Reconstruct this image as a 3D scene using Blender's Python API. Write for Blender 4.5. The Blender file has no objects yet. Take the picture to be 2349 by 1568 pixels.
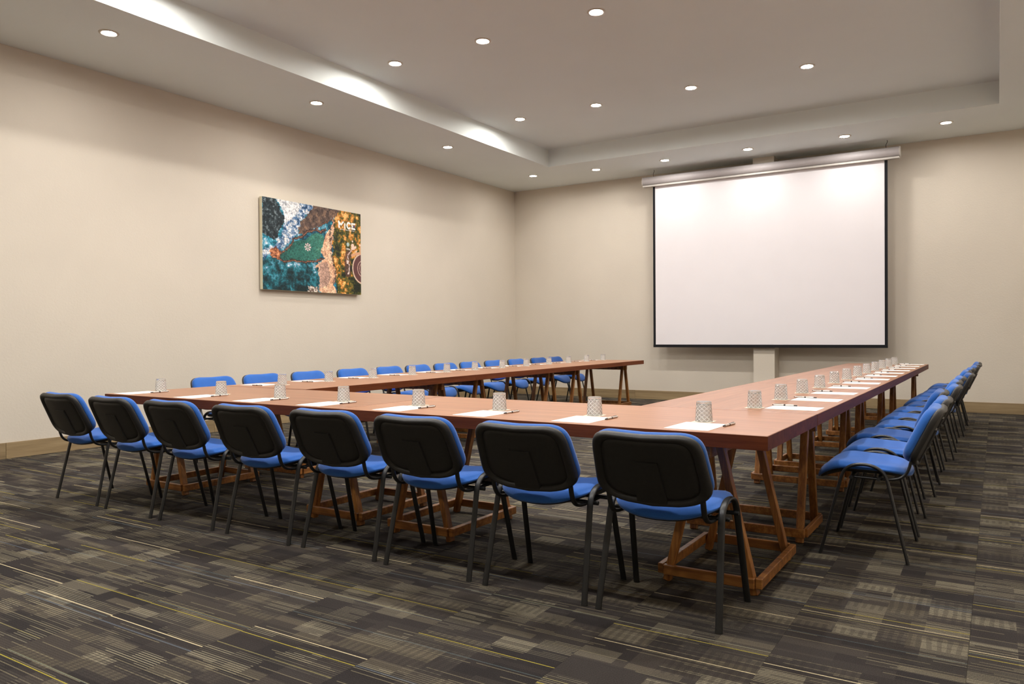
import bpy, bmesh, math, random
import numpy as np
from mathutils import Vector, Matrix

random.seed(7)
SC = bpy.context.scene
COL = SC.collection
PI = math.pi

# ------------------------------------------------------------------ camera
YAW, PITCH, ROLL, FPX = 0.56483, -0.00923, -0.00639, 1754.9
CAM_H = 1.2
fw = Vector((-math.sin(YAW), math.cos(YAW), 0)); rt = Vector((math.cos(YAW), math.sin(YAW), 0)); up = Vector((0, 0, 1))
f2 = fw * math.cos(PITCH) + up * math.sin(PITCH); u2 = up * math.cos(PITCH) - fw * math.sin(PITCH)
r3 = rt * math.cos(ROLL) + u2 * math.sin(ROLL); u3 = u2 * math.cos(ROLL) - rt * math.sin(ROLL)
cam = bpy.data.cameras.new('camera'); co = bpy.data.objects.new('camera', cam); COL.objects.link(co)
cam.sensor_width = 36.0; cam.sensor_fit = 'HORIZONTAL'; cam.lens = FPX / 2349 * 36
cam.clip_start = 0.05; cam.clip_end = 60
m = Matrix.Identity(4)
for i in range(3):
    m[i][0] = r3[i]; m[i][1] = u3[i]; m[i][2] = -f2[i]
m.translation = (0, 0, CAM_H); co.matrix_world = m
SC.camera = co

# ------------------------------------------------------------------ world, exposure
w = bpy.data.worlds.new('world'); SC.world = w; w.use_nodes = True
w.node_tree.nodes['Background'].inputs[0].default_value = (0.5, 0.5, 0.5, 1)
w.node_tree.nodes['Background'].inputs[1].default_value = 0.05
SC.view_settings.view_transform = 'Standard'; SC.view_settings.look = 'None'
SC.view_settings.gamma = 1.0; SC.view_settings.use_curve_mapping = False
SC.view_settings.exposure = 0.0
SC.cycles.max_bounces = 8; SC.cycles.diffuse_bounces = 4; SC.cycles.glossy_bounces = 3; SC.cycles.transmission_bounces = 8; SC.cycles.caustics_reflective = False
SC.cycles.use_adaptive_sampling = True; SC.cycles.adaptive_threshold = 0.05
TRAY_LAMP, SOFFIT_LAMP = 980.0, 370.0        # emission of the downlight lenses

# ------------------------------------------------------------------ materials
def s2l(c):
    return tuple((v / 255 / 12.92 if v / 255 <= .04045 else ((v / 255 + .055) / 1.055) ** 2.4) for v in c)
class NT:
    def __init__(s, name):
        s.m = bpy.data.materials.new(name); s.m.use_nodes = True
        s.t = s.m.node_tree; s.t.nodes.clear()
        s.out = s.n('ShaderNodeOutputMaterial'); s.b = s.n('ShaderNodeBsdfPrincipled')
        s.l(s.b.outputs[0], s.out.inputs[0])
    def n(s, typ, **kw):
        o = s.t.nodes.new(typ)
        for k, v in kw.items(): setattr(o, k, v)
        return o
    def l(s, a, b): s.t.links.new(a, b)
    def set(s, sock, v):
        if isinstance(v, (int, float)): sock.default_value = v
        elif isinstance(v, tuple): sock.default_value = v if len(v) == len(sock.default_value) else tuple(v) + (1,)
        else: s.l(v, sock)
    def math(s, op, a, b=None, c=None):
        o = s.n('ShaderNodeMath', operation=op)
        for i, v in enumerate((a, b, c)):
            if v is not None: s.set(o.inputs[i], v)
        return o.outputs[0]
    def mix(s, f, a, b, mode='MIX'):
        o = s.n('ShaderNodeMix', data_type='RGBA', blend_type=mode)
        s.set(o.inputs[0], f); s.set(o.inputs[6], a); s.set(o.inputs[7], b)
        return o.outputs[2]
    def noise(s, vec, scale, detail=2.0, rough=.5):
        o = s.n('ShaderNodeTexNoise'); s.l(vec, o.inputs['Vector'])
        o.inputs['Scale'].default_value = scale; o.inputs['Detail'].default_value = detail; o.inputs['Roughness'].default_value = rough
        return o.outputs[0]
    def white(s, x, y, z=0.0):
        cmb = s.n('ShaderNodeCombineXYZ')
        for i, v in enumerate((x, y, z)): s.set(cmb.inputs[i], v)
        o = s.n('ShaderNodeTexWhiteNoise', noise_dimensions='3D'); s.l(cmb.outputs[0], o.inputs[0])
        return o.outputs[0]
    def ramp(s, f, stops, interp='LINEAR'):
        o = s.n('ShaderNodeValToRGB'); o.color_ramp.interpolation = interp
        e = o.color_ramp.elements
        while len(e) < len(stops): e.new(.5)
        for q, (p, c) in zip(e, stops): q.position = p; q.color = tuple(c) + (1,)
        s.l(f, o.inputs[0]); return o.outputs[0]
    def bump(s, h, strength, dist):
        o = s.n('ShaderNodeBump'); o.inputs['Strength'].default_value = strength; o.inputs['Distance'].default_value = dist
        s.l(h, o.inputs['Height']); s.l(o.outputs[0], s.b.inputs['Normal'])
    def coords(s, kind='Object'):
        return s.n('ShaderNodeTexCoord').outputs[kind]
    def pos(s): return s.n('ShaderNodeNewGeometry').outputs['Position']
    def base(s, col, rough=.5, spec=.5, metal=0.0):
        s.set(s.b.inputs['Base Color'], col); s.set(s.b.inputs['Roughness'], rough)
        s.b.inputs['Specular IOR Level'].default_value = spec; s.b.inputs['Metallic'].default_value = metal
        return s
def plain(name, rgb, rough=.5, spec=.5, metal=0.0, var=0.06, scale=30):
    t = NT(name); nz = t.noise(t.coords(), scale, 3)
    c = s2l(rgb); lo = tuple(v * (1 - var) for v in c); hi = tuple(min(1, v * (1 + var)) for v in c)
    t.base(t.ramp(nz, [(.3, lo), (.7, hi)]), rough, spec, metal)
    return t.m
def plaster(name, rgb, bump=.25, var=.03):
    t = NT(name); p = t.pos(); c = s2l(rgb)
    big = t.noise(p, .9, 3)
    t.base(t.ramp(big, [(.3, tuple(v * (1 - var) for v in c)), (.7, tuple(v * (1 + var) for v in c))]), .85, .25)
    t.bump(t.noise(p, 55, 3, .6), bump, .006)
    return t.m
def wood(name, dark, mid, light, rough, axis, scale=1.0, spec=.5, bump=.08):
    t = NT(name); mp = t.n('ShaderNodeMapping'); t.l(t.coords(), mp.inputs['Vector'])
    sc = [22 * scale] * 3; sc[axis] = 1.1 * scale; mp.inputs['Scale'].default_value = sc
    rnd = t.n('ShaderNodeObjectInfo').outputs['Random']
    sh = t.n('ShaderNodeCombineXYZ')
    for i in range(3): t.l(t.math('MULTIPLY', rnd, 37.0 + i * 11), sh.inputs[i])
    t.l(sh.outputs[0], mp.inputs['Location'])
    g = t.noise(mp.outputs[0], 1.0, 6, .62); fine = t.noise(mp.outputs[0], 5.0, 4, .7)
    v = t.math('ADD', t.math('MULTIPLY', g, .7), t.math('MULTIPLY', fine, .3))
    c = t.ramp(v, [(.32, s2l(dark)), (.5, s2l(mid)), (.68, s2l(light))])
    tone = t.math('ADD', .9, t.math('MULTIPLY', rnd, .2))
    br = t.n('ShaderNodeMix', data_type='RGBA', blend_type='MULTIPLY'); br.inputs[0].default_value = 1
    t.l(c, br.inputs[6]); cc = t.n('ShaderNodeCombineColor')
    for i in range(3): t.l(tone, cc.inputs[i])
    t.l(cc.outputs[0], br.inputs[7])
    t.base(br.outputs[2], rough, spec)
    t.bump(v, bump, .002)
    return t.m
def fabric(name, rgb):
    t = NT(name); c = s2l(rgb); co_ = t.coords()
    weave = t.noise(co_, 420, 2, .7); big = t.noise(co_, 7, 3)
    v = t.math('ADD', t.math('MULTIPLY', weave, .5), t.math('MULTIPLY', big, .5))
    t.base(t.ramp(v, [(.3, tuple(x * .82 for x in c)), (.7, tuple(min(1, x * 1.18) for x in c))]), .9, .2)
    t.b.inputs['Sheen Weight'].default_value = .25; t.b.inputs['Sheen Roughness'].default_value = .5
    t.bump(weave, .25, .0015)
    return t.m
M = {}
M['wall'] = plaster('beige_plaster', (215, 205, 190))
M['ceiling'] = plaster('ceiling_paint', (228, 233, 230), .12, .015)
M['tabletop'] = wood('tabletop_laminate', (138, 90, 61), (158, 107, 76), (177, 126, 93), .3, 0, 1.0, .5, .03)
M['tabledge'] = wood('edge_wood_shaded', (80, 38, 18), (104, 53, 27), (126, 69, 38), .5, 0, 1.0, .15, .03)  # dark red edge wood, weaker light on the upright edges included in its colour
M['trestle'] = wood('trestle_timber', (90, 52, 22), (146, 92, 40), (190, 132, 66), .45, 2, 1.2)
M['rail'] = wood('rail_timber', (90, 52, 22), (146, 92, 40), (190, 132, 66), .45, 0, 1.2)
M['blue'] = fabric('royal_blue_fabric', (44, 97, 176))
M['blue_deep'] = fabric('deep_blue_fabric', (22, 76, 148))
M['black'] = plain('black_plastic', (38, 37, 36), .45, .45, 0, .1, 60)
M['frame'] = plain('black_powder_coat', (30, 30, 30), .38, .5, 0, .08, 40)
M['paper'] = plain('white_paper', (244, 242, 238), .8, .2, 0, .01)
M['coaster'] = plain('cream_card', (246, 240, 222), .8, .2, 0, .02)
M['pen'] = plain('pen_silver', (206, 200, 194), .35, .5, .25, .05)
M['pen_dark'] = plain('pen_dark', (52, 46, 44), .35, .5, .3, .05)
M['baseboard'] = wood('wood_look_tile', (126, 106, 76), (150, 128, 94), (170, 148, 112), .5, 1, .6)
M['baseboard_x'] = wood('wood_look_tile_x', (126, 106, 76), (150, 128, 94), (170, 148, 112), .5, 0, .6)
M['grout'] = plain('grout', (178, 164, 140), .9, .1)
M['screen'] = plain('screen_white', (232, 227, 229), .85, .2, 0, .008, 3)
M['screen_black'] = plain('screen_border_black', (24, 24, 28), .7, .2)
M['case'] = plain('screen_housing', (180, 173, 172), .5, .4, 0, .02)
M['casecap'] = plain('screen_end_cap', (200, 194, 186), .55, .4, 0, .02)
M['metal'] = plain('dark_metal', (60, 56, 52), .4, .5, .7)
M['trim'] = plain('lamp_trim', (206, 196, 182), .35, .5, .2, .03)
M['canvas'] = plain('canvas_edge', (226, 218, 190), .85, .2, 0, .03)

def lamp_mat(name, strength, col):
    t = NT(name); t.base((1.0, 1.0, 1.0), .5)
    t.b.inputs['Emission Color'].default_value = col + (1,); t.b.inputs['Emission Strength'].default_value = strength
    return t.m
M['lamp_tray'] = lamp_mat('lens_tray', TRAY_LAMP, (1.0, .968, .925))
M['lamp_soffit'] = lamp_mat('lens_soffit', SOFFIT_LAMP, (1.0, .968, .925))
def glass_mat():
    t = NT('pressed_glass'); t.base((.98, .99, .98), .01, .5)
    t.b.inputs['Transmission Weight'].default_value = .85; t.b.inputs['IOR'].default_value = 1.5  # diffuse white share stands in for lamps and walls caught by the facets
    return t.m
M['glass'] = glass_mat()
def glass_glint_mat():
    t = NT('glass_glint_lines'); t.base((1.0, 1.0, .97), .25, .6)  # whitish lines on the pattern faces stand in for refracted glints
    t.b.inputs['Transmission Weight'].default_value = .35; t.b.inputs['IOR'].default_value = 1.5
    return t.m
M['glass_glint'] = glass_glint_mat()

def carpet_mat():
    t = NT('patterned_carpet'); p = t.pos()
    sep = t.n('ShaderNodeSeparateXYZ'); t.l(p, sep.inputs[0]); x, y = sep.outputs[0], sep.outputs[1]
    T = .628
    tx = t.math('DIVIDE', t.math('ADD', x, .09), T); ty = t.math('DIVIDE', y, T)
    ix = t.math('FLOOR', tx); iy = t.math('FLOOR', ty)
    def blocks(nx, ny, seed, jit=True):
        cx = t.math('FLOOR', t.math('MULTIPLY', tx, nx))
        off = t.math('MULTIPLY', t.white(cx, seed + .5), 1.0) if jit else 0.0
        cy = t.math('FLOOR', t.math('ADD', t.math('MULTIPLY', ty, ny), off))
        return t.white(cx, cy, seed)
    b1 = blocks(3.0, 4.0, 1.3); b2 = blocks(2.0, 9.0, 5.7); b3 = blocks(2.0, 4.0, 9.1); b4 = blocks(4.0, 6.0, 14.9); b5 = blocks(3.0, 13.0, 31.3)
    tone = t.math('ADD', t.math('MULTIPLY', b1, .55), t.math('MULTIPLY', b2, .45))
    col = t.ramp(tone, [(0, s2l((48, 44, 43))), (.28, s2l((54, 49, 47))), (.46, s2l((60, 55, 52))), (.64, s2l((68, 62, 57))), (.84, s2l((84, 77, 66)))], 'CONSTANT')
    # lighter woven blocks
    lightblk = t.math('MULTIPLY', t.math('GREATER_THAN', b4, .88), t.math('GREATER_THAN', b2, .3))
    col = t.mix(t.math('MULTIPLY', lightblk, .36), col, s2l((130, 122, 104)))
    thin = t.math('GREATER_THAN', b5, .9)
    col = t.mix(t.math('MULTIPLY', thin, .26), col, s2l((128, 118, 98)))
    # fine weft stripes along x
    st = t.math('FRACT', t.math('MULTIPLY', y, 1 / .0125))
    stripe = t.math('GREATER_THAN', st, .60)
    samp = t.math('MULTIPLY', t.math('GREATER_THAN', b3, .38), t.math('MULTIPLY', t.math('MULTIPLY', b4, b4), .85))
    row = t.math('FLOOR', t.math('MULTIPLY', y, 1 / .0125))
    dash = t.math('GREATER_THAN', t.white(t.math('FLOOR', t.math('ADD', t.math('MULTIPLY', tx, 3.0), t.white(row, 41.0))), row, 43.0), .32)
    dash = t.math('ADD', t.math('MULTIPLY', dash, .8), .2)
    col = t.mix(t.math('MULTIPLY', t.math('MULTIPLY', stripe, samp), dash), col, s2l((144, 136, 114)))
    lone = t.math('GREATER_THAN', t.white(t.math('FLOOR', t.math('ADD', t.math('MULTIPLY', tx, 2.0), t.white(row, 47.0))), row, 51.0), .86)
    col = t.mix(t.math('MULTIPLY', t.math('MULTIPLY', stripe, lone), .45), col, s2l((140, 130, 104)))
    col = t.mix(t.math('MULTIPLY', t.math('LESS_THAN', st, .3), .35), col, s2l((42, 38, 38)))
    # comb bars along y in some blocks
    bar = t.math('GREATER_THAN', t.math('FRACT', t.math('ADD', t.math('MULTIPLY', x, 1 / .034), t.math('MULTIPLY', t.noise(p, 9, 1), .5))), .5)
    cmb = t.math('MULTIPLY', t.math('MULTIPLY', bar, t.math('GREATER_THAN', b2, .78)), .35)
    col = t.mix(cmb, col, s2l((50, 46, 45)))
    # long accent threads, one set per tile column
    def thread(off, wid, rgb, seed, amt):
        o = t.math('ADD', off, t.math('MULTIPLY', t.math('FLOOR', t.math('MULTIPLY', t.white(ix, seed), 5.0)), .19))
        o = t.math('ADD', o, t.math('MULTIPLY', t.white(ix, iy, seed + 2), .02))
        d = t.math('ABSOLUTE', t.math('SUBTRACT', t.math('FRACT', t.math('ADD', ty, o)), .5))
        here = t.math('GREATER_THAN', t.white(ix, iy, seed + 5), .22)
        return t.math('MULTIPLY', t.math('MULTIPLY', t.math('LESS_THAN', d, wid / T), amt), here), s2l(rgb)
    for a in (thread(.97, .0027, (206, 190, 152), 3.0, .95), thread(.68, .0024, (164, 150, 62), 7.0, .95),
              thread(.25, .0036, (98, 106, 116), 11.0, .6), thread(.43, .0024, (150, 140, 92), 17.0, .6), thread(.82, .0022, (96, 112, 116), 23.0, .5)):
        col = t.mix(a[0], col, a[1])
    pile = t.noise(p, 330, 2, .8)
    shade = t.ramp(pile, [(.25, (.25, .25, .25)), (.75, (1.75, 1.75, 1.75))])
    col = t.mix(1.0, col, shade, 'MULTIPLY')
    t.base(col, .95, .1)
    t.bump(pile, .5, .004)
    return t.m
M['carpet'] = carpet_mat()

# ------------------------------------------------------------------ mesh helpers
class MB:
    def __init__(s): s.v = []; s.f = []; s.sm = []
    def add(s, v, f, smooth=False):
        o = len(s.v); s.v += [tuple(q) for q in v]; s.f += [tuple(i + o for i in q) for q in f]; s.sm += [smooth] * len(f); return s
    def box(s, x0, x1, y0, y1, z0, z1):
        v = [(x, y, z) for z in (z0, z1) for x, y in ((x0, y0), (x1, y0), (x1, y1), (x0, y1))]
        return s.add(v, [(3, 2, 1, 0), (4, 5, 6, 7), (0, 1, 5, 4), (1, 2, 6, 5), (2, 3, 7, 6), (3, 0, 4, 7)])
    def prism(s, a, b, w, h, side):
        """bar of section w (along side) x h from a to b"""
        a, b, side = Vector(a), Vector(b), Vector(side).normalized()
        d = (b - a).normalized(); n = d.cross(side).normalized(); side = n.cross(d)
        v = []
        for p in (a, b):
            for i, j in ((-1, -1), (1, -1), (1, 1), (-1, 1)): v.append(p + side * (w / 2 * i) + n * (h / 2 * j))
        return s.add(v, [(3, 2, 1, 0), (4, 5, 6, 7), (0, 1, 5, 4), (1, 2, 6, 5), (2, 3, 7, 6), (3, 0, 4, 7)])
    def tube(s, path, rx, ry, side, seg=12, cap=True):
        """oval tube along path; rx along side"""
        P = [Vector(p) for p in path]; v = []; side = Vector(side).normalized()
        for i, p in enumerate(P):
            d = (P[min(i + 1, len(P) - 1)] - P[max(i - 1, 0)]).normalized()
            n = d.cross(side).normalized(); sd = n.cross(d)
            for k in range(seg):
                a = 2 * PI * k / seg; v.append(p + sd * (rx * math.cos(a)) + n * (ry * math.sin(a)))
        f = []
        for i in range(len(P) - 1):
            for k in range(seg):
                k2 = (k + 1) % seg; f.append((i * seg + k, i * seg + k2, (i + 1) * seg + k2, (i + 1) * seg + k))
        s.add(v, f, True)
        if cap:
            s.add(v[:seg], [tuple(range(seg))[::-1]]); s.add(v[-seg:], [tuple(range(seg))])
        return s
    def lathe(s, prof, seg=32, fn=None, smooth=True):
        v = []; n = len(prof)
        for k in range(seg):
            a = 2 * PI * k / seg
            for i, (r, z) in enumerate(prof):
                rr = r + (fn(a, i) if fn else 0); v.append((rr * math.cos(a), rr * math.sin(a), z))
        f = []
        for k in range(seg):
            k2 = (k + 1) % seg
            for i in range(n - 1): f.append((k * n + i, k2 * n + i, k2 * n + i + 1, k * n + i + 1))
        return s.add(v, f, smooth)
    def pad(s, a, b, ex, prof, deform, seg=48):
        """superellipse-outlined pad: rings (s, d) from one face centre over the rim to the other"""
        ring = []
        for k in range(seg):
            t = 2 * PI * k / seg; c, sn = math.cos(t), math.sin(t)
            ring.append((a * math.copysign(abs(c) ** (2 / ex), c), b * math.copysign(abs(sn) ** (2 / ex), sn)))
        v = [deform(0, 0, prof[0][1])]
        for q, d in prof[1:-1]:
            v += [deform(x * q, y * q, d) for x, y in ring]
        v.append(deform(0, 0, prof[-1][1])); f = []; n = len(prof) - 2
        for k in range(seg):
            k2 = (k + 1) % seg
            f.append((0, 1 + k, 1 + k2))
            for i in range(n - 1): f.append((1 + i * seg + k, 1 + (i + 1) * seg + k, 1 + (i + 1) * seg + k2, 1 + i * seg + k2))
            f.append((len(v) - 1, 1 + (n - 1) * seg + k2, 1 + (n - 1) * seg + k))
        return s.add(v, f, True)
    def mesh(s, name, mat, bevel=0, bseg=2):
        me = bpy.data.meshes.new(name); me.from_pydata(s.v, [], s.f); me.materials.append(mat)
        me.polygons.foreach_set('use_smooth', s.sm)
        bm = bmesh.new(); bm.from_mesh(me)
        bmesh.ops.recalc_face_normals(bm, faces=bm.faces)
        if bevel:
            bmesh.ops.bevel(bm, geom=[e for e in bm.edges if len(e.link_faces) == 2 and e.calc_face_angle(0) > .6], offset=bevel, segments=bseg, affect='EDGES', profile=.6)
        bm.to_mesh(me); bm.free(); me.update()
        return me
    def build(s, name, mat, parent=None, bevel=0, bseg=2):
        return obj(name, s.mesh(name, mat, bevel, bseg), parent)
def obj(name, me, parent=None):
    o = bpy.data.objects.new(name, me); COL.objects.link(o); o.parent = parent; return o
def tag(o, label=None, cat=None, group=None, kind=None):
    for k, v in (('label', label), ('category', cat), ('group', group), ('kind', kind)):
        if v: o[k] = v
    return o
def thing(name, loc=(0, 0, 0), rz=0):
    o = bpy.data.objects.new(name, None); COL.objects.link(o); o.location = loc; o.rotation_euler = (0, 0, rz)
    o.empty_display_size = .1; return o
def copy_tree(o, parent=None):
    c = o.copy(); COL.objects.link(c); c.parent = parent
    for ch in list(o.children): copy_tree(ch, c)
    return c
def smooth_path(P, n=6):
    P = [Vector(p) for p in P]; out = []
    for i in range(len(P) - 1):
        p0, p1, p2, p3 = P[max(i - 1, 0)], P[i], P[i + 1], P[min(i + 2, len(P) - 1)]
        for k in range(n):
            t = k / n
            out.append(.5 * ((2 * p1) + (p2 - p0) * t + (2 * p0 - 5 * p1 + 4 * p2 - p3) * t * t + (3 * p1 - p0 - 3 * p2 + p3) * t ** 3))
    out.append(P[-1]); return out
ORD = ['first', 'second', 'third', 'fourth', 'fifth', 'sixth', 'seventh', 'eighth', 'ninth', 'tenth', 'eleventh', 'twelfth']

# ------------------------------------------------------------------ room shell
XL, XR, YB, YF = -8.336, 1.80, 13.281, -3.4
HC, HT = 4.119, 4.415
TX0, TX1, TY0, TY1 = -6.595, .028, -1.6, 11.634
def struct(o): return tag(o, kind='structure')
struct(MB().box(XL - .15, XL, YF - .15, YB + .15, -.05, HC + .5).build('wall_left', M['wall']))
struct(MB().box(XR, XR + .15, YF - .15, YB + .15, -.05, HC + .5).build('wall_right', M['wall']))
struct(MB().box(XL, XR, YB, YB + .15, -.05, HC + .5).build('wall_back', M['wall']))
struct(MB().box(XL, XR, YF - .15, YF, -.05, HC + .5).build('wall_front', M['wall']))
struct(MB().box(-3.442, -3.098, 12.985, YB, 0, HC).build('wall_column', M['wall']))
b = MB()
b.box(XL, TX0, YF, YB, HC, HT); b.box(TX1, XR, YF, YB, HC, HT)
b.box(TX0, TX1, TY1, YB, HC, HT); b.box(TX0, TX1, YF, TY0, HC, HT); b.box(XL, XR, YF, YB, HT, HT + .15)
struct(b.build('ceiling', M['ceiling']))

# floor: slab and carpet tiles
fl = struct(MB().box(XL, XR, YF, YB, -.06, -.006).build('floor', M['grout']))
T = .628; GAP = .0004
tile_me = MB().box(-T / 2 + GAP, T / 2 - GAP, -T / 2 + GAP, T / 2 - GAP, -.006, 0).mesh('carpet_tile', M['carpet'])
spots = []; rest = MB()
ix0, ix1 = math.floor((XL + .09) / T), math.floor((XR + .09) / T)
iy0, iy1 = math.floor(YF / T), math.floor(YB / T)
for ix in range(ix0, ix1 + 1):
    for iy in range(iy0, iy1 + 1):
        x0, x1 = max(XL, ix * T - .09), min(XR, ix * T - .09 + T); y0, y1 = max(YF, iy * T), min(YB, iy * T + T)
        cx, cy = (x0 + x1) / 2, (y0 + y1) / 2
        d = Vector((cx, cy, 0)); dep = d.dot(fw); lat = d.dot(rt)
        vis = dep > 1.6 and abs(lat) < dep * .72 + .5
        full = (x1 - x0 > T - .01) and (y1 - y0 > T - .01)
        spots.append((dep if vis else 99, cx, cy, full, (x0, x1, y0, y1)))
spots.sort(key=lambda q: q[0])
n = 0
for dep, cx, cy, full, r in spots:
    if r[1] - r[0] < .01 or r[3] - r[2] < .01: continue
    if dep < 90 and n < 290:
        n += 1
        if full: o = obj('carpet_tile', tile_me, fl); o.location = (cx, cy, 0)
        else: MB().box(r[0] + GAP, r[1] - GAP, r[2] + GAP, r[3] - GAP, -.006, 0).build('carpet_tile', M['carpet'], fl)
    else:
        rest.box(r[0] + GAP, r[1] - GAP, r[2] + GAP, r[3] - GAP, -.006, 0)
tag(rest.build('carpet_field', M['carpet'], fl), kind='stuff')

# baseboards of wood-look pieces with fine joints
def baseboard(name, along, lo, hi, fixed, sgn, start):
    o = MB()
    if along == 'y': o.box(min(fixed, fixed + sgn * .006), max(fixed, fixed + sgn * .006), lo, hi, 0, .155)
    else: o.box(lo, hi, min(fixed, fixed + sgn * .006), max(fixed, fixed + sgn * .006), 0, .155)
    root = struct(o.build(name, M['grout'])); p = start; L = 1.2
    while p > lo: p -= L
    while p < hi:
        a, c = max(lo, p) + .0015, min(hi, p + L) - .0015; p += L
        if c - a < .02: continue
        f0, f1 = sorted((fixed + sgn * .005, fixed + sgn * .016)); q = MB()
        if along == 'y': q.box(f0, f1, a, c, 0, .16); mt = M['baseboard']
        else: q.box(a, c, f0, f1, 0, .16); mt = M['baseboard_x']
        q.build('baseboard_piece', mt, root, .002, 1)
baseboard('baseboard_left', 'y', YF, YB, XL, 1, 3.72)
baseboard('baseboard_right', 'y', YF, YB, XR, -1, 3.1)
baseboard('baseboard_back', 'x', XL + .02, -3.46, YB, -1, -6.9)
baseboard('baseboard_back_right', 'x', -3.08, XR - .02, YB, -1, -3.08)
baseboard('baseboard_front', 'x', XL + .02, XR - .02, YF, 1, -6.0)

# ------------------------------------------------------------------ recessed downlights
ring = MB().lathe([(.062, -.001), (.064, -.007), (.072, -.010), (.083, -.009), (.090, -.004), (.091, 0)], 32).mesh('trim_ring', M['trim'])
lens = {}
for k in ('lamp_tray', 'lamp_soffit'):
    lens[k] = MB().add([(.0625 * math.cos(2 * PI * i / 16), .0625 * math.sin(2 * PI * i / 16), -.003) for i in range(16)], [tuple(range(16))[::-1]]).mesh('lens', M[k])
def downlight(x, y, z, kind, label, group):
    t = thing('recessed_downlight', (x, y, z)); tag(t, label, 'downlight', group)
    obj('trim_ring', ring, t); obj('lens', lens[kind], t)
LXS = [-6.0, -4.745, -3.373, -1.93, -.55]
TRY = [9.73, 6.93, 4.13, 1.33]
for j, y in enumerate(TRY):
    for i, x in enumerate(LXS):
        if i == 4 and j == 0: continue
        downlight(x, y, HT, 'lamp_tray', 'downlight in the ceiling tray, %s row from the screen, %s from the left' % (ORD[j], ORD[i]), 'downlights in the ceiling tray')
for i, y in enumerate([12.11, 9.52, 6.81, 4.16, 1.4]):
    downlight(-7.19, y, HC, 'lamp_soffit', 'downlight in the soffit along the left wall, %s from the far corner' % ORD[i], 'downlights in the left soffit')
for i, x in enumerate([-5.99, -4.71, -3.33, -1.906, -.595]):
    downlight(x, 12.27, HC, 'lamp_soffit', 'downlight in the soffit before the screen, %s right of the corner lamp' % ORD[i], 'downlights in the far soffit')
for i, y in enumerate([12.11, 9.52, 6.81, 4.16, 1.4]):
    downlight(.95, y, HC, 'lamp_soffit', 'downlight in the right soffit, %s from the screen wall' % ORD[i], 'downlights in the right soffit')

# ------------------------------------------------------------------ projection screen
SY = 12.90
ps = thing('projection_screen', (-3.29, SY, .965)); tag(ps, 'large white pull-down projection screen with black borders and grey roller housing', 'projection screen')
def P(mb): # to local
    mb.v = [(x + 3.29, y - SY, z - .965) for x, y, z in mb.v]; return mb
x0, x1, z0, z1 = -5.178, -1.400, .965, 3.84
P(MB().box(x0 + .03, x1 - .03, SY - .004, SY, z0 + .04, z1)).build('screen_fabric', M['screen'], ps)
P(MB().box(x0, x0 + .042, SY - .006, SY + .002, z0 + .02, z1)).build('side_border', M['screen_black'], ps)
P(MB().box(x1 - .042, x1, SY - .006, SY + .002, z0 + .02, z1)).build('side_border', M['screen_black'], ps)
P(MB().box(x0, x1, SY - .016, SY + .012, z0, z0 + .048)).build('bottom_bar', M['screen_black'], ps, .004)
hb = MB(); sec = []
for k in range(13):
    a = -PI / 2 - PI * k / 12 * 1.0
    sec.append((SY + .0 + .075 * math.cos(a) - .0, 3.925 + .075 * math.sin(a)))
sec = [(SY + .05, 3.845)] + [(SY - .02 + .07 * math.cos(PI * 1.36 - PI * .86 * k / 12), 3.925 + .075 * math.sin(PI * 1.36 - PI * .86 * k / 12)) for k in range(13)] + [(SY + .05, 4.0)]
cx0, cx1 = -5.345, -1.235
nn = len(sec); v = [(cx0, yy, zz) for yy, zz in sec] + [(cx1, yy, zz) for yy, zz in sec]
hb.add(v, [(i, (i + 1) % nn, nn + (i + 1) % nn, nn + i) for i in range(nn)], False)
hb.add(v[:nn], [tuple(range(nn))]); hb.add(v[nn:], [tuple(range(nn))[::-1]])
P(hb).build('roller_housing', M['case'], ps)
P(MB().box(cx0, cx1, SY - .075, SY + .03, 3.818, 3.846)).build('housing_lip', M['casecap'], ps, .004)
for xa in (cx0 - .012, cx1 - .002):
    e = MB(); v = [(xa, SY + (yy - SY) * 1.05, 3.925 + (zz - 3.925) * 1.05) for yy, zz in sec] + [(xa + .014, SY + (yy - SY) * 1.05, 3.925 + (zz - 3.925) * 1.05) for yy, zz in sec]
    e.add(v, [(i, (i + 1) % nn, nn + (i + 1) % nn, nn + i) for i in range(nn)]); e.add(v[:nn], [tuple(range(nn))]); e.add(v[nn:], [tuple(range(nn))[::-1]])
    P(e).build('end_cap', M['casecap'], ps)
for xa in (-5.17, -1.42):
    hk = MB().tube(smooth_path([(xa, SY, 3.99), (xa, SY, 4.05), (xa + .012, SY, 4.08), (xa + .02, SY, 4.10), (xa + .012, SY, HC)], 4), .004, .004, (0, 1, 0), 8)
    P(hk).build('hanging_hook', M['metal'], ps)

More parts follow.
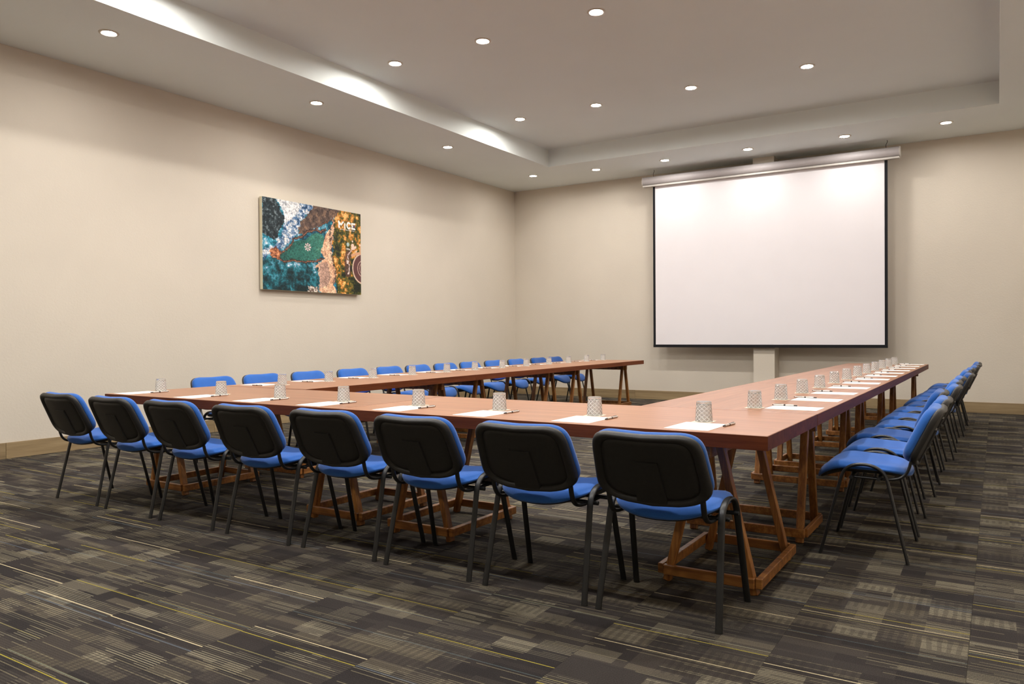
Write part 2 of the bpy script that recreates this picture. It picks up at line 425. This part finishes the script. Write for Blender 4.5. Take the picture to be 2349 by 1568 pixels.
# ------------------------------------------------------------------ canvas print on the left wall
def make_picture():
    y0, y1, zb, zt = 6.84, 8.71, 1.83, 3.07
    t = thing('canvas_print', (XL + .024, (y0 + y1) / 2, zb))
    tag(t, 'wide canvas print of an aerial coast with green lagoon and MICE lettering', 'canvas print')
    L, Hh = y1 - y0, zt - zb
    MB().box(.0, .05, -L / 2, L / 2, 0, Hh).build('stretcher', M['canvas'], t, .003)
    NX, NY = 372, 248
    U, V = np.meshgrid((np.arange(NX + 1)) / NX, np.arange(NY + 1) / NY)      # u right, v down
    rng = np.random.RandomState(3)
    def vnoise(fx, fy):
        gx, gy = int(fx) + 2, int(fy) + 2; g = rng.rand(gy, gx)
        X, Y = U * (gx - 2), V * (gy - 2); xi, yi = X.astype(int), Y.astype(int); a, c = X - xi, Y - yi
        a = a * a * (3 - 2 * a); c = c * c * (3 - 2 * c); xi2, yi2 = np.minimum(xi + 1, gx - 1), np.minimum(yi + 1, gy - 1)
        return (g[yi, xi] * (1 - a) + g[yi, xi2] * a) * (1 - c) + (g[yi2, xi] * (1 - a) + g[yi2, xi2] * a) * c
    def fbm(f, o=4):
        r = 0; amp = .5; tot = 0
        for k in range(o):
            r = r + amp * vnoise(f * 2 ** k * 1.5, f * 2 ** k); tot += amp; amp *= .62
        return r / tot
    n1, n2, n3, n4 = fbm(6), fbm(10, 5), fbm(22, 4), fbm(45, 3)
    n5, n6 = fbm(95, 2), fbm(60, 2)
    wu, wv = U + (n2 - .5) * .06 + (n4 - .5) * .035, V + (n1 - .5) * .07 + (n6 - .5) * .04
    C = np.zeros(U.shape + (3,))
    def lin(c): return np.array(s2l(c))
    def inside(poly, uu=None, vv=None):
        uu = wu if uu is None else uu; vv = wv if vv is None else vv
        r = np.zeros(U.shape, bool)
        for (xa, ya), (xb, yb) in zip(poly, poly[1:] + poly[:1]):
            if ya == yb: continue
            c = ((ya > vv) != (yb > vv)) & (uu < (xb - xa) * (vv - ya) / (yb - ya) + xa); r ^= c
        return r
    asp = L / Hh
    def dist(line, uu=None, vv=None):
        uu = U if uu is None else uu; vv = V if vv is None else vv; best = np.full(U.shape, 9.)
        for (xa, ya), (xb, yb) in zip(line, line[1:]):
            dx, dy = (xb - xa) * asp, yb - ya; q = np.clip(((uu - xa) * asp * dx + (vv - ya) * dy) / (dx * dx + dy * dy + 1e-12), 0, 1)
            best = np.minimum(best, np.hypot((uu - xa) * asp - q * dx, vv - ya - q * dy))
        return best
    def paint(mask, c, a=1.0):
        k = (mask * a)[..., None] if not np.isscalar(a) else (mask * float(a))[..., None]
        C[:] = C * (1 - k) + lin(c) * k
    def grad(mask, nz, stops):
        xs = [q[0] for q in stops]; cs = np.array([lin(q[1]) for q in stops])
        col = np.stack([np.interp(nz, xs, cs[:, i]) for i in range(3)], -1); C[mask] = col[mask]
    allm = np.ones(U.shape, bool)
    mixn = np.clip((n2 * .5 + n3 * .5 - .5) * 2.2 + .5, 0, 1)
    grad(allm, mixn, [(0, (22, 40, 46)), (.3, (22, 78, 98)), (.55, (34, 124, 144)), (.75, (110, 168, 190)), (1, (226, 230, 232))])
    dark = [(0, 0), (.11, 0), (.198, .179), (.205, .244), (.162, .359), (.126, .447), (-.02, .40)]
    grad(inside(dark), np.clip((n4 - .5) * 2.4 + .45, 0, 1), [(0, (26, 34, 38)), (.7, (46, 58, 62)), (1, (110, 122, 126))])
    low = [(-.02, .70), (.132, .635), (.208, .685), (.512, .651), (.55, .822), (.541, 1.1), (-.02, 1.1)]
    grad(inside(low), np.clip((n2 * .6 + n3 * .4 - .5) * 2.6 + .42 - (V > .85) * .12 + (np.abs(V - .72) < .06) * .12, 0, 1), [(0, (20, 38, 40)), (.35, (24, 66, 74)), (.6, (36, 112, 124)), (.82, (92, 150, 172)), (1, (206, 214, 222))])
    foam = [(.103, -.02), (.366, -.02), (.32, .165), (.276, .206), (.205, .244), (.199, .13)]
    grad(inside(foam), np.clip((n4 - .5) * 2 + .72, 0, 1), [(0, (96, 112, 130)), (.5, (204, 204, 206)), (1, (238, 236, 234))])
    surf = [(.366, -.02), (.49, -.02), (.463, .078), (.357, .192), (.319, .368), (.289, .414), (.224, .483), (.125, .579), (.003, .675), (-.02, .594), (.105, .516), (.176, .374), (.212, .243), (.291, .187)]
    grad(inside(surf), np.clip((n3 * .6 + n4 * .4 - .5) * 3 + .55, 0, 1), [(0, (34, 62, 92)), (.35, (78, 112, 150)), (.6, (150, 168, 188)), (1, (236, 232, 228))])
    lf = [(.36, 1.1), (.433, .935), (.526, .946), (.541, 1.1)]
    grad(inside(lf), np.clip((n4 - .5) * 3 + .5, 0, 1), [(0, (92, 72, 62)), (.5, (178, 160, 146)), (1, (236, 226, 214))])
    rock = [(.49, -.02), (.78, -.02), (.724, .089), (.675, .125), (.515, .25), (.423, .308), (.326, .367), (.349, .219), (.455, .088)]
    grad(inside(rock), np.clip((n3 - .5) * 2 + .5, 0, 1), [(0, (62, 48, 44)), (.5, (92, 74, 66)), (1, (128, 100, 80))])
    sand = [(.691, .095), (.707, .155), (.681, .364), (.656, .475), (.696, .612), (.719, .807), (.702, .898), (.734, 1.1), (.62, 1.1), (.541, .972), (.55, .822), (.512, .694), (.528, .649), (.591, .598), (.56, .523), (.585, .335), (.658, .243)]
    grad(inside(sand), np.clip((n3 - .5) * 1.5 + .5, 0, 1), [(0, (172, 120, 96)), (.4, (214, 164, 130)), (1, (240, 204, 170))])
    sl = [(.528, .649), (.623, .638), (.653, .813), (.637, .912), (.541, .963), (.55, .822)]
    grad(inside(sl), n3, [(.3, (158, 124, 108)), (.7, (184, 148, 130))])
    lag = [(.278, .45), (.392, .407), (.507, .303), (.585, .326), (.593, .377), (.56, .514), (.544, .595), (.466, .643), (.361, .659), (.208, .676), (.139, .635), (.195, .561), (.253, .504)]
    mk = inside(lag, U + (n2 - .5) * .03, V + (n1 - .5) * .03)
    grad(mk, np.clip(.35 + (U - .3) * 1.2 + (n2 - .5) * .5, 0, 1), [(0, (30, 66, 62)), (.35, (40, 96, 86)), (.7, (64, 124, 106)), (1, (150, 158, 128))])
    veg = [(.766, -.02), (1.05, -.02), (1.05, 1.05), (.734, 1.05), (.718, .897), (.719, .789), (.687, .613), (.672, .472), (.689, .318), (.699, .138)]
    grad(inside(veg), np.clip((n2 * .55 + n3 * .45 - .5) * 3.6 + .5 - (V > .85) * .15 * (U > .83), 0, 1), [(0, (30, 34, 24)), (.35, (66, 68, 28)), (.58, (112, 100, 38)), (.75, (186, 118, 46)), (.9, (222, 146, 64)), (1, (240, 184, 110))])
    for ln_, wd in (([(.289, .414), (.378, .367), (.423, .313), (.507, .277), (.562, .294), (.609, .26)], .022), ([(.507, .269), (.546, .227), (.675, .125)], .014), ([(.139, .635), (.195, .561), (.26, .486), (.289, .414)], .020), ([(.132, .652), (.208, .685), (.273, .656), (.346, .665), (.405, .663), (.489, .645), (.583, .603)], .018)):
        dd = dist(ln_, U + (n4 - .5) * .02, V + (n4 - .5) * .03)
        paint(dd < wd * .8, (58, 40, 34), .9); paint(dd < wd * .2, (170, 108, 74), .7)
    mk = np.hypot((wu - .118) * asp, wv - .60) < .07
    grad(mk, np.clip((n4 - .5) * 2.4 + .5, 0, 1), [(0, (70, 40, 30)), (.5, (140, 78, 50)), (1, (206, 138, 96))])
    C *= np.clip(1.08 + (n5 - .5) * 1.5 + (n6 - .5) * .6, .3, 1.8)[..., None]; np.clip(C, 0, .9, out=C)
    paint((dist([(.655, .29), (.675, .42), (.668, .5), (.69, .6), (.712, .75), (.705, .88)], wu, wv) < .022) & (n4 > .5), (66, 48, 48), .85)
    # float in the lagoon: eight petals
    du, dv = (U - .426) * asp, V - .488; r = np.hypot(du, dv); an = np.arctan2(dv, du)
    paint((r < .048) & (r > .012) & (np.cos(an * 8) > -.1), (226, 200, 198)); paint(r < .012, (90, 130, 110))
    # round plaza at the right edge
    r = np.hypot((U - 1.03) * asp / 1.0, (V - .676)) / .185
    paint(r < 1.06, (216, 184, 160)); paint(r < .96, (98, 62, 60)); paint((r < .58) & (r > .53), (206, 172, 156)); paint((r < .40) & (r > .37), (206, 172, 156))
    paint(dist([(.898, .525), (.941, .501), (.999, .484)]) < .016, (214, 160, 124)); paint(dist([(1.0, .40), (.99, .48)]) < .012, (206, 160, 120))
    paint(dist([(.855, .52), (.845, .60), (.848, .70), (.853, .745)]) < .05, (84, 54, 52), .8)
    paint((dist([(.862, .53), (.850, .60), (.856, .66), (.852, .74)]) < .022) & (n4 > .52), (226, 206, 196))
    paint(dist([(.851, .521), (.881, .481), (.898, .451), (.90, .40)]) < .008, (196, 168, 160))
    paint(np.hypot((U - .853) * asp, V - .396) < .024, (176, 196, 190)); paint(dist([(.84, .45), (.87, .455)]) < .010, (190, 180, 172))
    for cu, cv, rr in ((.905, .405, .026), (.918, .432, .022), (.938, .42, .016), (.901, .438, .018), (.947, .47, .012), (.99, .385, .012), (.905, .352, .012)):
        paint(np.hypot((U - cu) * asp, V - cv) < rr, (238, 206, 186))
    # lettering
    white = (246, 244, 240)
    for ln_ in ([(.757, .203), (.753, .134), (.777, .168), (.801, .134)], [(.8195, .152), (.8205, .203)],
                [(.878, .141), (.864, .130), (.850, .140), (.843, .167), (.850, .192), (.864, .203), (.878, .191)],
                [(.932, .136), (.899, .136), (.898, .147)], [(.902, .163), (.910, .168)], [(.932, .199), (.899, .199), (.900, .186)]):
        paint(dist(ln_) < .0105, white)
    paint(inside([(.907, .171), (.932, .148), (.932, .186)], U, V), (60, 58, 110))
    paint((dist([(.765, .224), (.929, .225)]) < .0045) & (np.floor(U * 120) % 2 < 1), white)
    verts = np.stack([np.full(U.size, .0512), (U.ravel() - .5) * (L - .004), Hh - .002 - V.ravel() * (Hh - .004)], 1)
    idx = np.arange((NX + 1) * (NY + 1)).reshape(NY + 1, NX + 1)
    faces = np.stack([idx[:-1, :-1].ravel(), idx[1:, :-1].ravel(), idx[1:, 1:].ravel(), idx[:-1, 1:].ravel()], 1)
    me = bpy.data.meshes.new('printed_face')
    me.from_pydata(verts.tolist(), [], faces.tolist())
    at = me.color_attributes.new('print', 'FLOAT_COLOR', 'POINT')
    at.data.foreach_set('color', np.concatenate([C.reshape(-1, 3), np.ones((U.size, 1))], 1).astype(np.float32).ravel())
    nt = NT('canvas_ink'); a = nt.n('ShaderNodeVertexColor', layer_name='print'); nt.base(a.outputs[0], .6, .3)
    nt.bump(nt.noise(nt.coords(), 500, 2), .1, .001)
    me.materials.append(nt.m); obj('printed_face', me, t)
make_picture()

# ------------------------------------------------------------------ trestle tables
TZ, TT, TL, TD = .766, .062, 2.5, 1.038
TH = -.0036
def trestle_meshes():
    zb = TZ - TT
    d = {}
    d['trestle_beam'] = MB().box(-.022, .022, -.365, .365, zb - .085, zb - .0005).mesh('trestle_beam', M['rail'], .003, 1)
    for s in (-1, 1):
        d['leg', s] = MB().prism((s * .212, 0, 0), (s * .046, 0, zb - .001), .042, .036, (0, 1, 0)).mesh('leg', M['trestle'], .003, 1)
    d['long_rail'] = MB().box(-.015, .015, -.345, .345, .036, .084).mesh('rail', M['rail'], .003, 1)
    d['cross_rail'] = MB().box(-.218, .218, -.012, .012, .036, .084).mesh('rail', M['rail'], .003, 1)
    return d
TM = trestle_meshes()
def make_table(cx, cy, rz, label, length, depth, trestles):
    t = thing('trestle_table', (cx, cy, 0), rz)
    tag(t, label, 'table', 'long wooden trestle tables set in a U')
    top = MB().box(-length / 2 + .005, length / 2 - .005, -depth / 2 + .004, depth / 2 - .004, TZ - TT, TZ).build('tabletop', M['tabletop'], t, .001, 1)
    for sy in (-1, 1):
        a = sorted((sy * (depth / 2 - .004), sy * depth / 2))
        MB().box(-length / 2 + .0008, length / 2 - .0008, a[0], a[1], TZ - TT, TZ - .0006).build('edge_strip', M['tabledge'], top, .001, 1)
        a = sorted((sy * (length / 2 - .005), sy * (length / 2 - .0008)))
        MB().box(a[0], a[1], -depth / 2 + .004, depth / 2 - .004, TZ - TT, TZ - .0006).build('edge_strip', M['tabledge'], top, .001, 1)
    for tx, ty in trestles:
        bm_ = obj('trestle_beam', TM['trestle_beam'], t); bm_.location = (tx, ty, 0)
        for sy in (-1, 1):
            for sx in (-1, 1):
                o = obj('leg', TM['leg', sx], bm_); o.location = (0, sy * .312, 0)
            o = obj('rail', TM['cross_rail'], bm_); o.location = (0, sy * .346, 0)
        for sx in (-1, 1):
            o = obj('rail', TM['long_rail'], bm_); o.location = (sx * .235, 0, 0)
    return t
def tp(a, b):
    c, s = math.cos(TH), math.sin(TH); return (-.813 + a * c - b * s, 3.288 + a * s + b * c)
LF = 5.013 / 2
make_table(*tp(-LF / 2, TD / 2), TH, 'wooden trestle table forming the right half of the near side, ending in the corner', LF, TD, [(.916, .06), (-.834, .06)])
make_table(*tp(-LF * 1.5, TD / 2), TH, 'wooden trestle table forming the left half of the near side', LF, TD, [(.953, .07), (-.847, .06)])
RW, LR = 1.016, 2.487
rl = ['nearest', 'middle', 'farthest']
RTR = [[(-.79, -.05), (.85, .0)], [(-.91, 0), (.5, 0)], [(-1.0, 0), (.87, -.05)]]
for i in range(3):
    make_table(*tp(-RW / 2, TD + LR * (i + .5)), TH + PI / 2, 'wooden trestle table in the right wing below the screen, %s of the three' % rl[i], LR, RW, RTR[i])
LW, LLn, LA = 1.049, 2.51, math.radians(1.35)
px_, py_ = tp(-5.013 + LW, TD)
LTR = [[(-.9, 0), (.86, 0)], [(-.88, 0), (.86, 0)], [(-.86, 0), (.9, 0)]]
for i in range(3):
    a, b_ = -LW / 2, LLn * (i + .5) + .004
    make_table(px_ + a * math.cos(LA) - b_ * math.sin(LA), py_ + a * math.sin(LA) + b_ * math.cos(LA) + .027, LA + PI / 2, 'wooden trestle table in the left wing along the left wall, %s of the three' % rl[i], LLn, LW, LTR[i])

# ------------------------------------------------------------------ chairs
def chair_meshes():
    d = {}
    path = [(.215, 0), (.112, .42), (.098, .455), (.07, .482), (.03, .496), (-.02, .497), (-.065, .484), (-.098, .457), (-.115, .42), (-.212, 0)]
    for s in (-1, 1):
        P3 = [(s * (.266 - .02 * z / .5), y, z) for y, z in path]
        full = [Vector(P3[0])] + smooth_path(P3[1:-1], 4) + [Vector(P3[-1])]
        d['leg', s] = MB().tube(full, .0152, .0088, (1, 0, 0), 12).mesh('leg_frame', M['frame'])
        for k in (0, -1):
            a = Vector(full[k]); nb = Vector(full[1 if k == 0 else -2]); dirv = (nb - a).normalized()
            d['foot', s, k] = MB().tube([a, a + dirv * .022], .0155, .0091, (1, 0, 0), 12).mesh('foot_cap', M['frame'])
        pp = [(.06, .424), (-.06, .421), (-.125, .423), (-.17, .434), (-.198, .458), (-.213, .49), (-.222, .525), (-.232, .55)]
        d['post', s] = MB().tube(smooth_path([(s * .207, y, z) for y, z in pp], 4), .0125, .008, (1, 0, 0), 10).mesh('back_post', M['frame'])
    d['bar'] = MB().tube([(-.272, 0, 0), (.272, 0, 0)], .009, .009, (0, 1, 0), 10).mesh('crossbar', M['frame'])
    # seat
    def sd(x, y, dd):
        z = .438 + dd + .030 * (x / .23) ** 2 - .016 * math.cos(min(1, abs(y + .06) / .2) * PI / 2) * (dd > .02) - .042 * max(0, (y - .07) / .14) ** 2 - .008 * max(0, (-y - .05) / .15) ** 2
        return (x, y + .022, z)
    t = .062
    d['seat'] = MB().pad(.238, .240, 2.9, [(0, t), (.3, t), (.55, t * .99), (.75, t * .94), (.87, t * .84), (.94, t * .68), (.985, t * .42), (1, t * .18), (.985, .001), (.9, 0), (.5, 0), (0, 0)], sd).mesh('seat', M['blue'])
    def su(x, y, dd):
        X = sd(x, y, 0); return (X[0], X[1], X[2] + dd)
    d['shell'] = MB().pad(.226, .228, 2.9, [(0, -.012), (.5, -.012), (.9, -.012), (.97, -.009), (1, -.002), (1, .004), (.9, .004), (0, .004)], su).mesh('seat_shell', M['black'])
    # back: local plane (x, h) with depth dd towards the sitter
    ang = math.radians(24); sa, ca = math.sin(ang), math.cos(ang); by, bz, hh = -.285, .650, .167
    def bd(x, h, dd):
        dd = dd + -0 + .38 * x * x * (1.0 - .15 * h / hh) - .004
        x = x * (1 - .05 * h / hh)
        if h < 0: h = h * (1 - .15 * (x / .245) ** 2)
        else: h = h * (1 - .035 * max(0, 1 - (x / .16) ** 2))
        # slope axis: up and back ; normal: forward and up
        return (x, by - h * sa + dd * ca, bz + h * ca + dd * sa)
    t = .058
    d['back'] = MB().pad(.249, .164, 5.0, [(0, t), (.3, t * .995), (.55, t * .97), (.75, t * .93), (.87, t * .85), (.94, t * .74), (.98, t * .58), (1, t * .34), (.995, t * .12), (.98, .002), (.5, .001), (0, .001)], bd, 56).mesh('backrest', M['blue'])
    t = -.028
    d['bshell'] = MB().pad(.247, .171, 5.4, [(0, .003), (.6, .003), (.98, .003), (1.0, -.004), (.995, -.014), (.975, -.024), (.945, t), (.91, t), (.86, t * .82), (.835, t * .70), (.825, t * .45), (.815, t * .45), (.805, t * .62), (.7, t * .66), (.4, t * .68), (0, t * .68)], bd, 56).mesh('back_shell', M['black'])
    # raised trapezoid panel on the shell
    pv = []; NXp, NYp = 8, 10
    def panel(off, inset):
        r = []
        for j in range(NYp + 1):
            for i in range(NXp + 1):
                h = -.158 + inset + (.205 - 2 * inset) * j / NYp
                wdt = (.066 - .010 * j / NYp) - inset
                r.append(bd(-wdt + 2 * wdt * i / NXp, h, off))
        return r
    mb = MB(); a = panel(-.0150, 0); c = panel(-.0255, .003); q = NXp + 1
    mb.add(c, [(j * q + i, j * q + i + 1, (j + 1) * q + i + 1, (j + 1) * q + i) for j in range(NYp) for i in range(NXp)], False)
    rim = [i for i in range(NXp)] + [j * q + NXp for j in range(NYp)] + [NYp * q + i for i in range(NXp, 0, -1)] + [j * q for j in range(NYp, 0, -1)]
    nr = len(rim); mb.add([a[i] for i in rim] + [c[i] for i in rim], [(k, (k + 1) % nr, nr + (k + 1) % nr, nr + k) for k in range(nr)])
    d['panel'] = mb.mesh('back_panel', M['black'])
    # maker-less clip lugs on the shell edges
    d['clip'] = MB().box(-.004, .004, -.004, .004, -.016, .016).mesh('edge_clip', M['trim'])
    return d
CM = chair_meshes()
deep = {k: CM[k].copy() for k in ('seat', 'back')}
for me in deep.values(): me.materials[0] = M['blue_deep']
def chair_proto():
    t = thing('stacking_chair')
    obj('seat', CM['seat'], t); sh = obj('seat_shell', CM['shell'], t)
    for y in (.06, -.075):
        o = obj('crossbar', CM['bar'], t); o.location = (0, y, .428)
    for s in (-1, 1):
        g = obj('leg_frame', CM['leg', s], t); obj('foot_cap', CM['foot', s, 0], g); obj('foot_cap', CM['foot', s, -1], g)
        obj('back_post', CM['post', s], t)
    obj('backrest', CM['back'], t); bs = obj('back_shell', CM['bshell'], t); obj('back_panel', CM['panel'], bs)
    return t
proto = chair_proto(); used = [False]
def chair(x, y, rz, label, group, dark=False):
    if used[0]: o = copy_tree(proto)
    else: o = proto; used[0] = True
    o.location = (x, y, 0); o.rotation_euler = (0, 0, rz); tag(o, label, 'chair', group)
    if dark:
        for ch in o.children:
            if ch.name.startswith('seat') and not ch.name.startswith('seat_shell'): ch.data = deep['seat']
            if ch.name.startswith('backrest'): ch.data = deep['back']
    return o
R = math.radians
S_ = 1.1264
FC = [(-5.047, 2.857, .3), (-4.447, 2.841, 0), (-3.886, 2.844, 1), (-3.292, 2.854, 1.4), (-2.726, 2.877, 1.1), (-2.17, 2.873, .5), (-1.607, 2.868, .1), (-1.072, 2.865, .3)]
for i, (x, y, a) in enumerate(FC):
    chair(x * S_, y * S_, R(a), 'blue chair with black back, %s from the left in the near row' % ORD[i], 'blue chairs along the near table')
for i in range(12):
    dx, a, dk = {2: (-.05, 0, True), 5: (.0, 1, False), 6: (.03, 0, True), 9: (.02, 2, False), 10: (.02, -2, True)}.get(i, (0, 0, False))
    dx += (0, .0, .0, .01, -.01, .0, .02, .01, .03, .04, .05, .06)[i]
    lab = 'blue chair seen side-on in the right row, %s from the near end' % ORD[i]
    chair(-.60 + dx, 4.685 + .64 * i, PI / 2 + R(a), lab, 'blue chairs along the right wing', dk)
LYS = [4.768, 5.358, 6.0, 6.683, 7.34, 7.908, 8.50, 9.10, 9.73, 10.379, 11.08, 11.624]
for i, y in enumerate(LYS):
    xt = -6.58 - .015 * i; yy = y * xt / -6.55
    chair(xt + .36, yy, -PI / 2 + LA + R(random.uniform(-2, 2)), 'blue chair along the left wall, %s from the near end' % ORD[i], 'blue chairs along the left wall', i in (10, 11))

# ------------------------------------------------------------------ place settings
def glass_mesh():
    H = .099; rb, rtop = .0425, .0365         # rim (down) and base (up) radii
    seg = 120; nz = 40
    prof = [(.0001, H - .0015), (.018, H - .001), (rtop - .004, H), (rtop - .001, H - .0015)]
    prof += [(rtop + (rb - rtop) * i / nz, H - .004 - (H - .006) * i / nz) for i in range(nz + 1)]
    o0, o1 = 4 + 4, 4 + nz - 1
    prof += [(rb - .0008, .0006), (rb - .0018, 0), (rb - .0030, .0012)]
    prof += [(rb - .0036 + (rtop - rb) * k / 8, .002 + (H - .018) * k / 8) for k in range(1, 9)] + [(rtop - .010, H - .0125), (.012, H - .0118), (.0001, H - .0115)]
    def fn(a, i):
        if i < o0 or i > o1: return 0
        v = (i - o0) / (o1 - o0) * 4.0; k = 10 * a / (2 * PI)
        f1 = abs(((k + v) % 1) - .5) * 2; f2_ = abs(((k - v) % 1) - .5) * 2
        return -.0045 * max(max(0, f1 - .5), max(0, f2_ - .5))
    mb = MB(); mb.lathe(prof, seg, fn, False)
    me = mb.mesh('tumbler', M['glass']); me.materials.append(M['glass_glint']); npf = len(prof) - 1
    for pi_, pl in enumerate(me.polygons):
        i = pi_ % npf; a = 2 * PI * (pi_ // npf + .5) / seg
        if o0 <= i <= o1:
            v = (i + .5 - o0) / (o1 - o0) * 4.0; k = 10 * a / (2 * PI)
            if max(abs(((k + v) % 1) - .5), abs(((k - v) % 1) - .5)) * 2 > .80: pl.material_index = 1
    return me
    return mb.mesh('tumbler', M['glass'])
GM = glass_mesh()
PM = MB().box(-.105, .105, -.1425, .1425, 0, .0012).mesh('paper_sheet', M['paper'])
CMs = MB().box(-.047, .047, -.047, .047, 0, .0015).mesh('coaster', M['coaster'])
def pen_meshes():
    d = {}
    d['barrel'] = MB().tube([(0, -.052, .0055), (0, -.02, .0057), (0, .055, .0055), (0, .066, .005)], .0055, .0055, (1, 0, 0), 10).mesh('barrel', M['pen'])
    d['tip'] = MB().tube([(0, -.071, .0052), (0, -.066, .0053), (0, -.052, .0055)], .0035, .0035, (1, 0, 0), 8).mesh('tip', M['pen_dark'])
    d['clip'] = MB().box(-.0015, .0015, .02, .062, .0105, .0125).mesh('clip', M['pen_dark'])
    d['grip_ring'] = MB().tube([(0, -.004, .0056), (0, .006, .0056)], .0061, .0061, (1, 0, 0), 10).mesh('grip_ring', M['pen_dark'])
    d['button'] = MB().tube([(0, .066, .005), (0, .073, .005)], .003, .003, (1, 0, 0), 8).mesh('button', M['pen_dark'])
    return d
PN = pen_meshes()
def setting(gx, gy, rz, i, row, cnt_from, side_off=-.03):
    """gx, gy: glass centre; rz: facing of the sitter (local +Y is away from the sitter)"""
    c, s = math.cos(rz), math.sin(rz)
    def loc(a, b): return (gx + a * c - b * s, gy + a * s + b * c)
    j = lambda q: random.uniform(-q, q)
    where = '%s from %s on the %s' % (ORD[i], cnt_from, row)
    co_ = obj('coaster', CMs); co_.location = (gx, gy, TZ); co_.rotation_euler = (0, 0, rz + j(.12)); tag(co_, 'square cream coaster under an upturned glass, ' + where, 'coaster', 'cream coasters')
    g = obj('tumbler', GM); g.location = (gx, gy, TZ + .0015); g.rotation_euler = (0, 0, j(3)); tag(g, 'upturned cut-glass tumbler, ' + where, 'glass', 'upturned tumblers')
    pa = j(.03); ox = -side_off; oy = -.205
    p = obj('paper_sheet', PM); x, y = loc(ox + j(.006), oy + j(.004)); p.location = (x, y, TZ); p.rotation_euler = (0, 0, rz + pa); tag(p, 'white sheets of note paper, ' + where, 'paper', 'note paper sheets')
    t = thing('pen'); x, y = loc(ox + .118 + j(.008), oy + .09 + j(.015)); t.location = (x, y, TZ); t.rotation_euler = (0, 0, rz - .06 + j(.06))
    tag(t, 'slim silver pen beside note paper, ' + where, 'pen', 'silver pens')
    for k, me in PN.items(): obj(k, me, t)
for i, x in enumerate([-5.70, -4.94, -4.29, -3.67, -3.03, -2.43, -1.82, -1.222]):
    setting(x, 3.695, 0, i, 'near side', 'the left end')
for i in range(12):
    setting(-1.195 + .002 * i, 4.53 + .637 * i, PI / 2, i, 'right wing', 'the near end', -.075)
GU = [4.72, 5.29, 5.91, 6.54, 7.17, 7.74, 8.36, 8.96, 9.59, 10.19, 10.79, 11.38]
for i, y in enumerate(GU):
    xg = -5.40 - .020 * i
    setting(xg, y * xg / -5.45, -PI / 2 + LA, i, 'left wing', 'the near end', -.06)
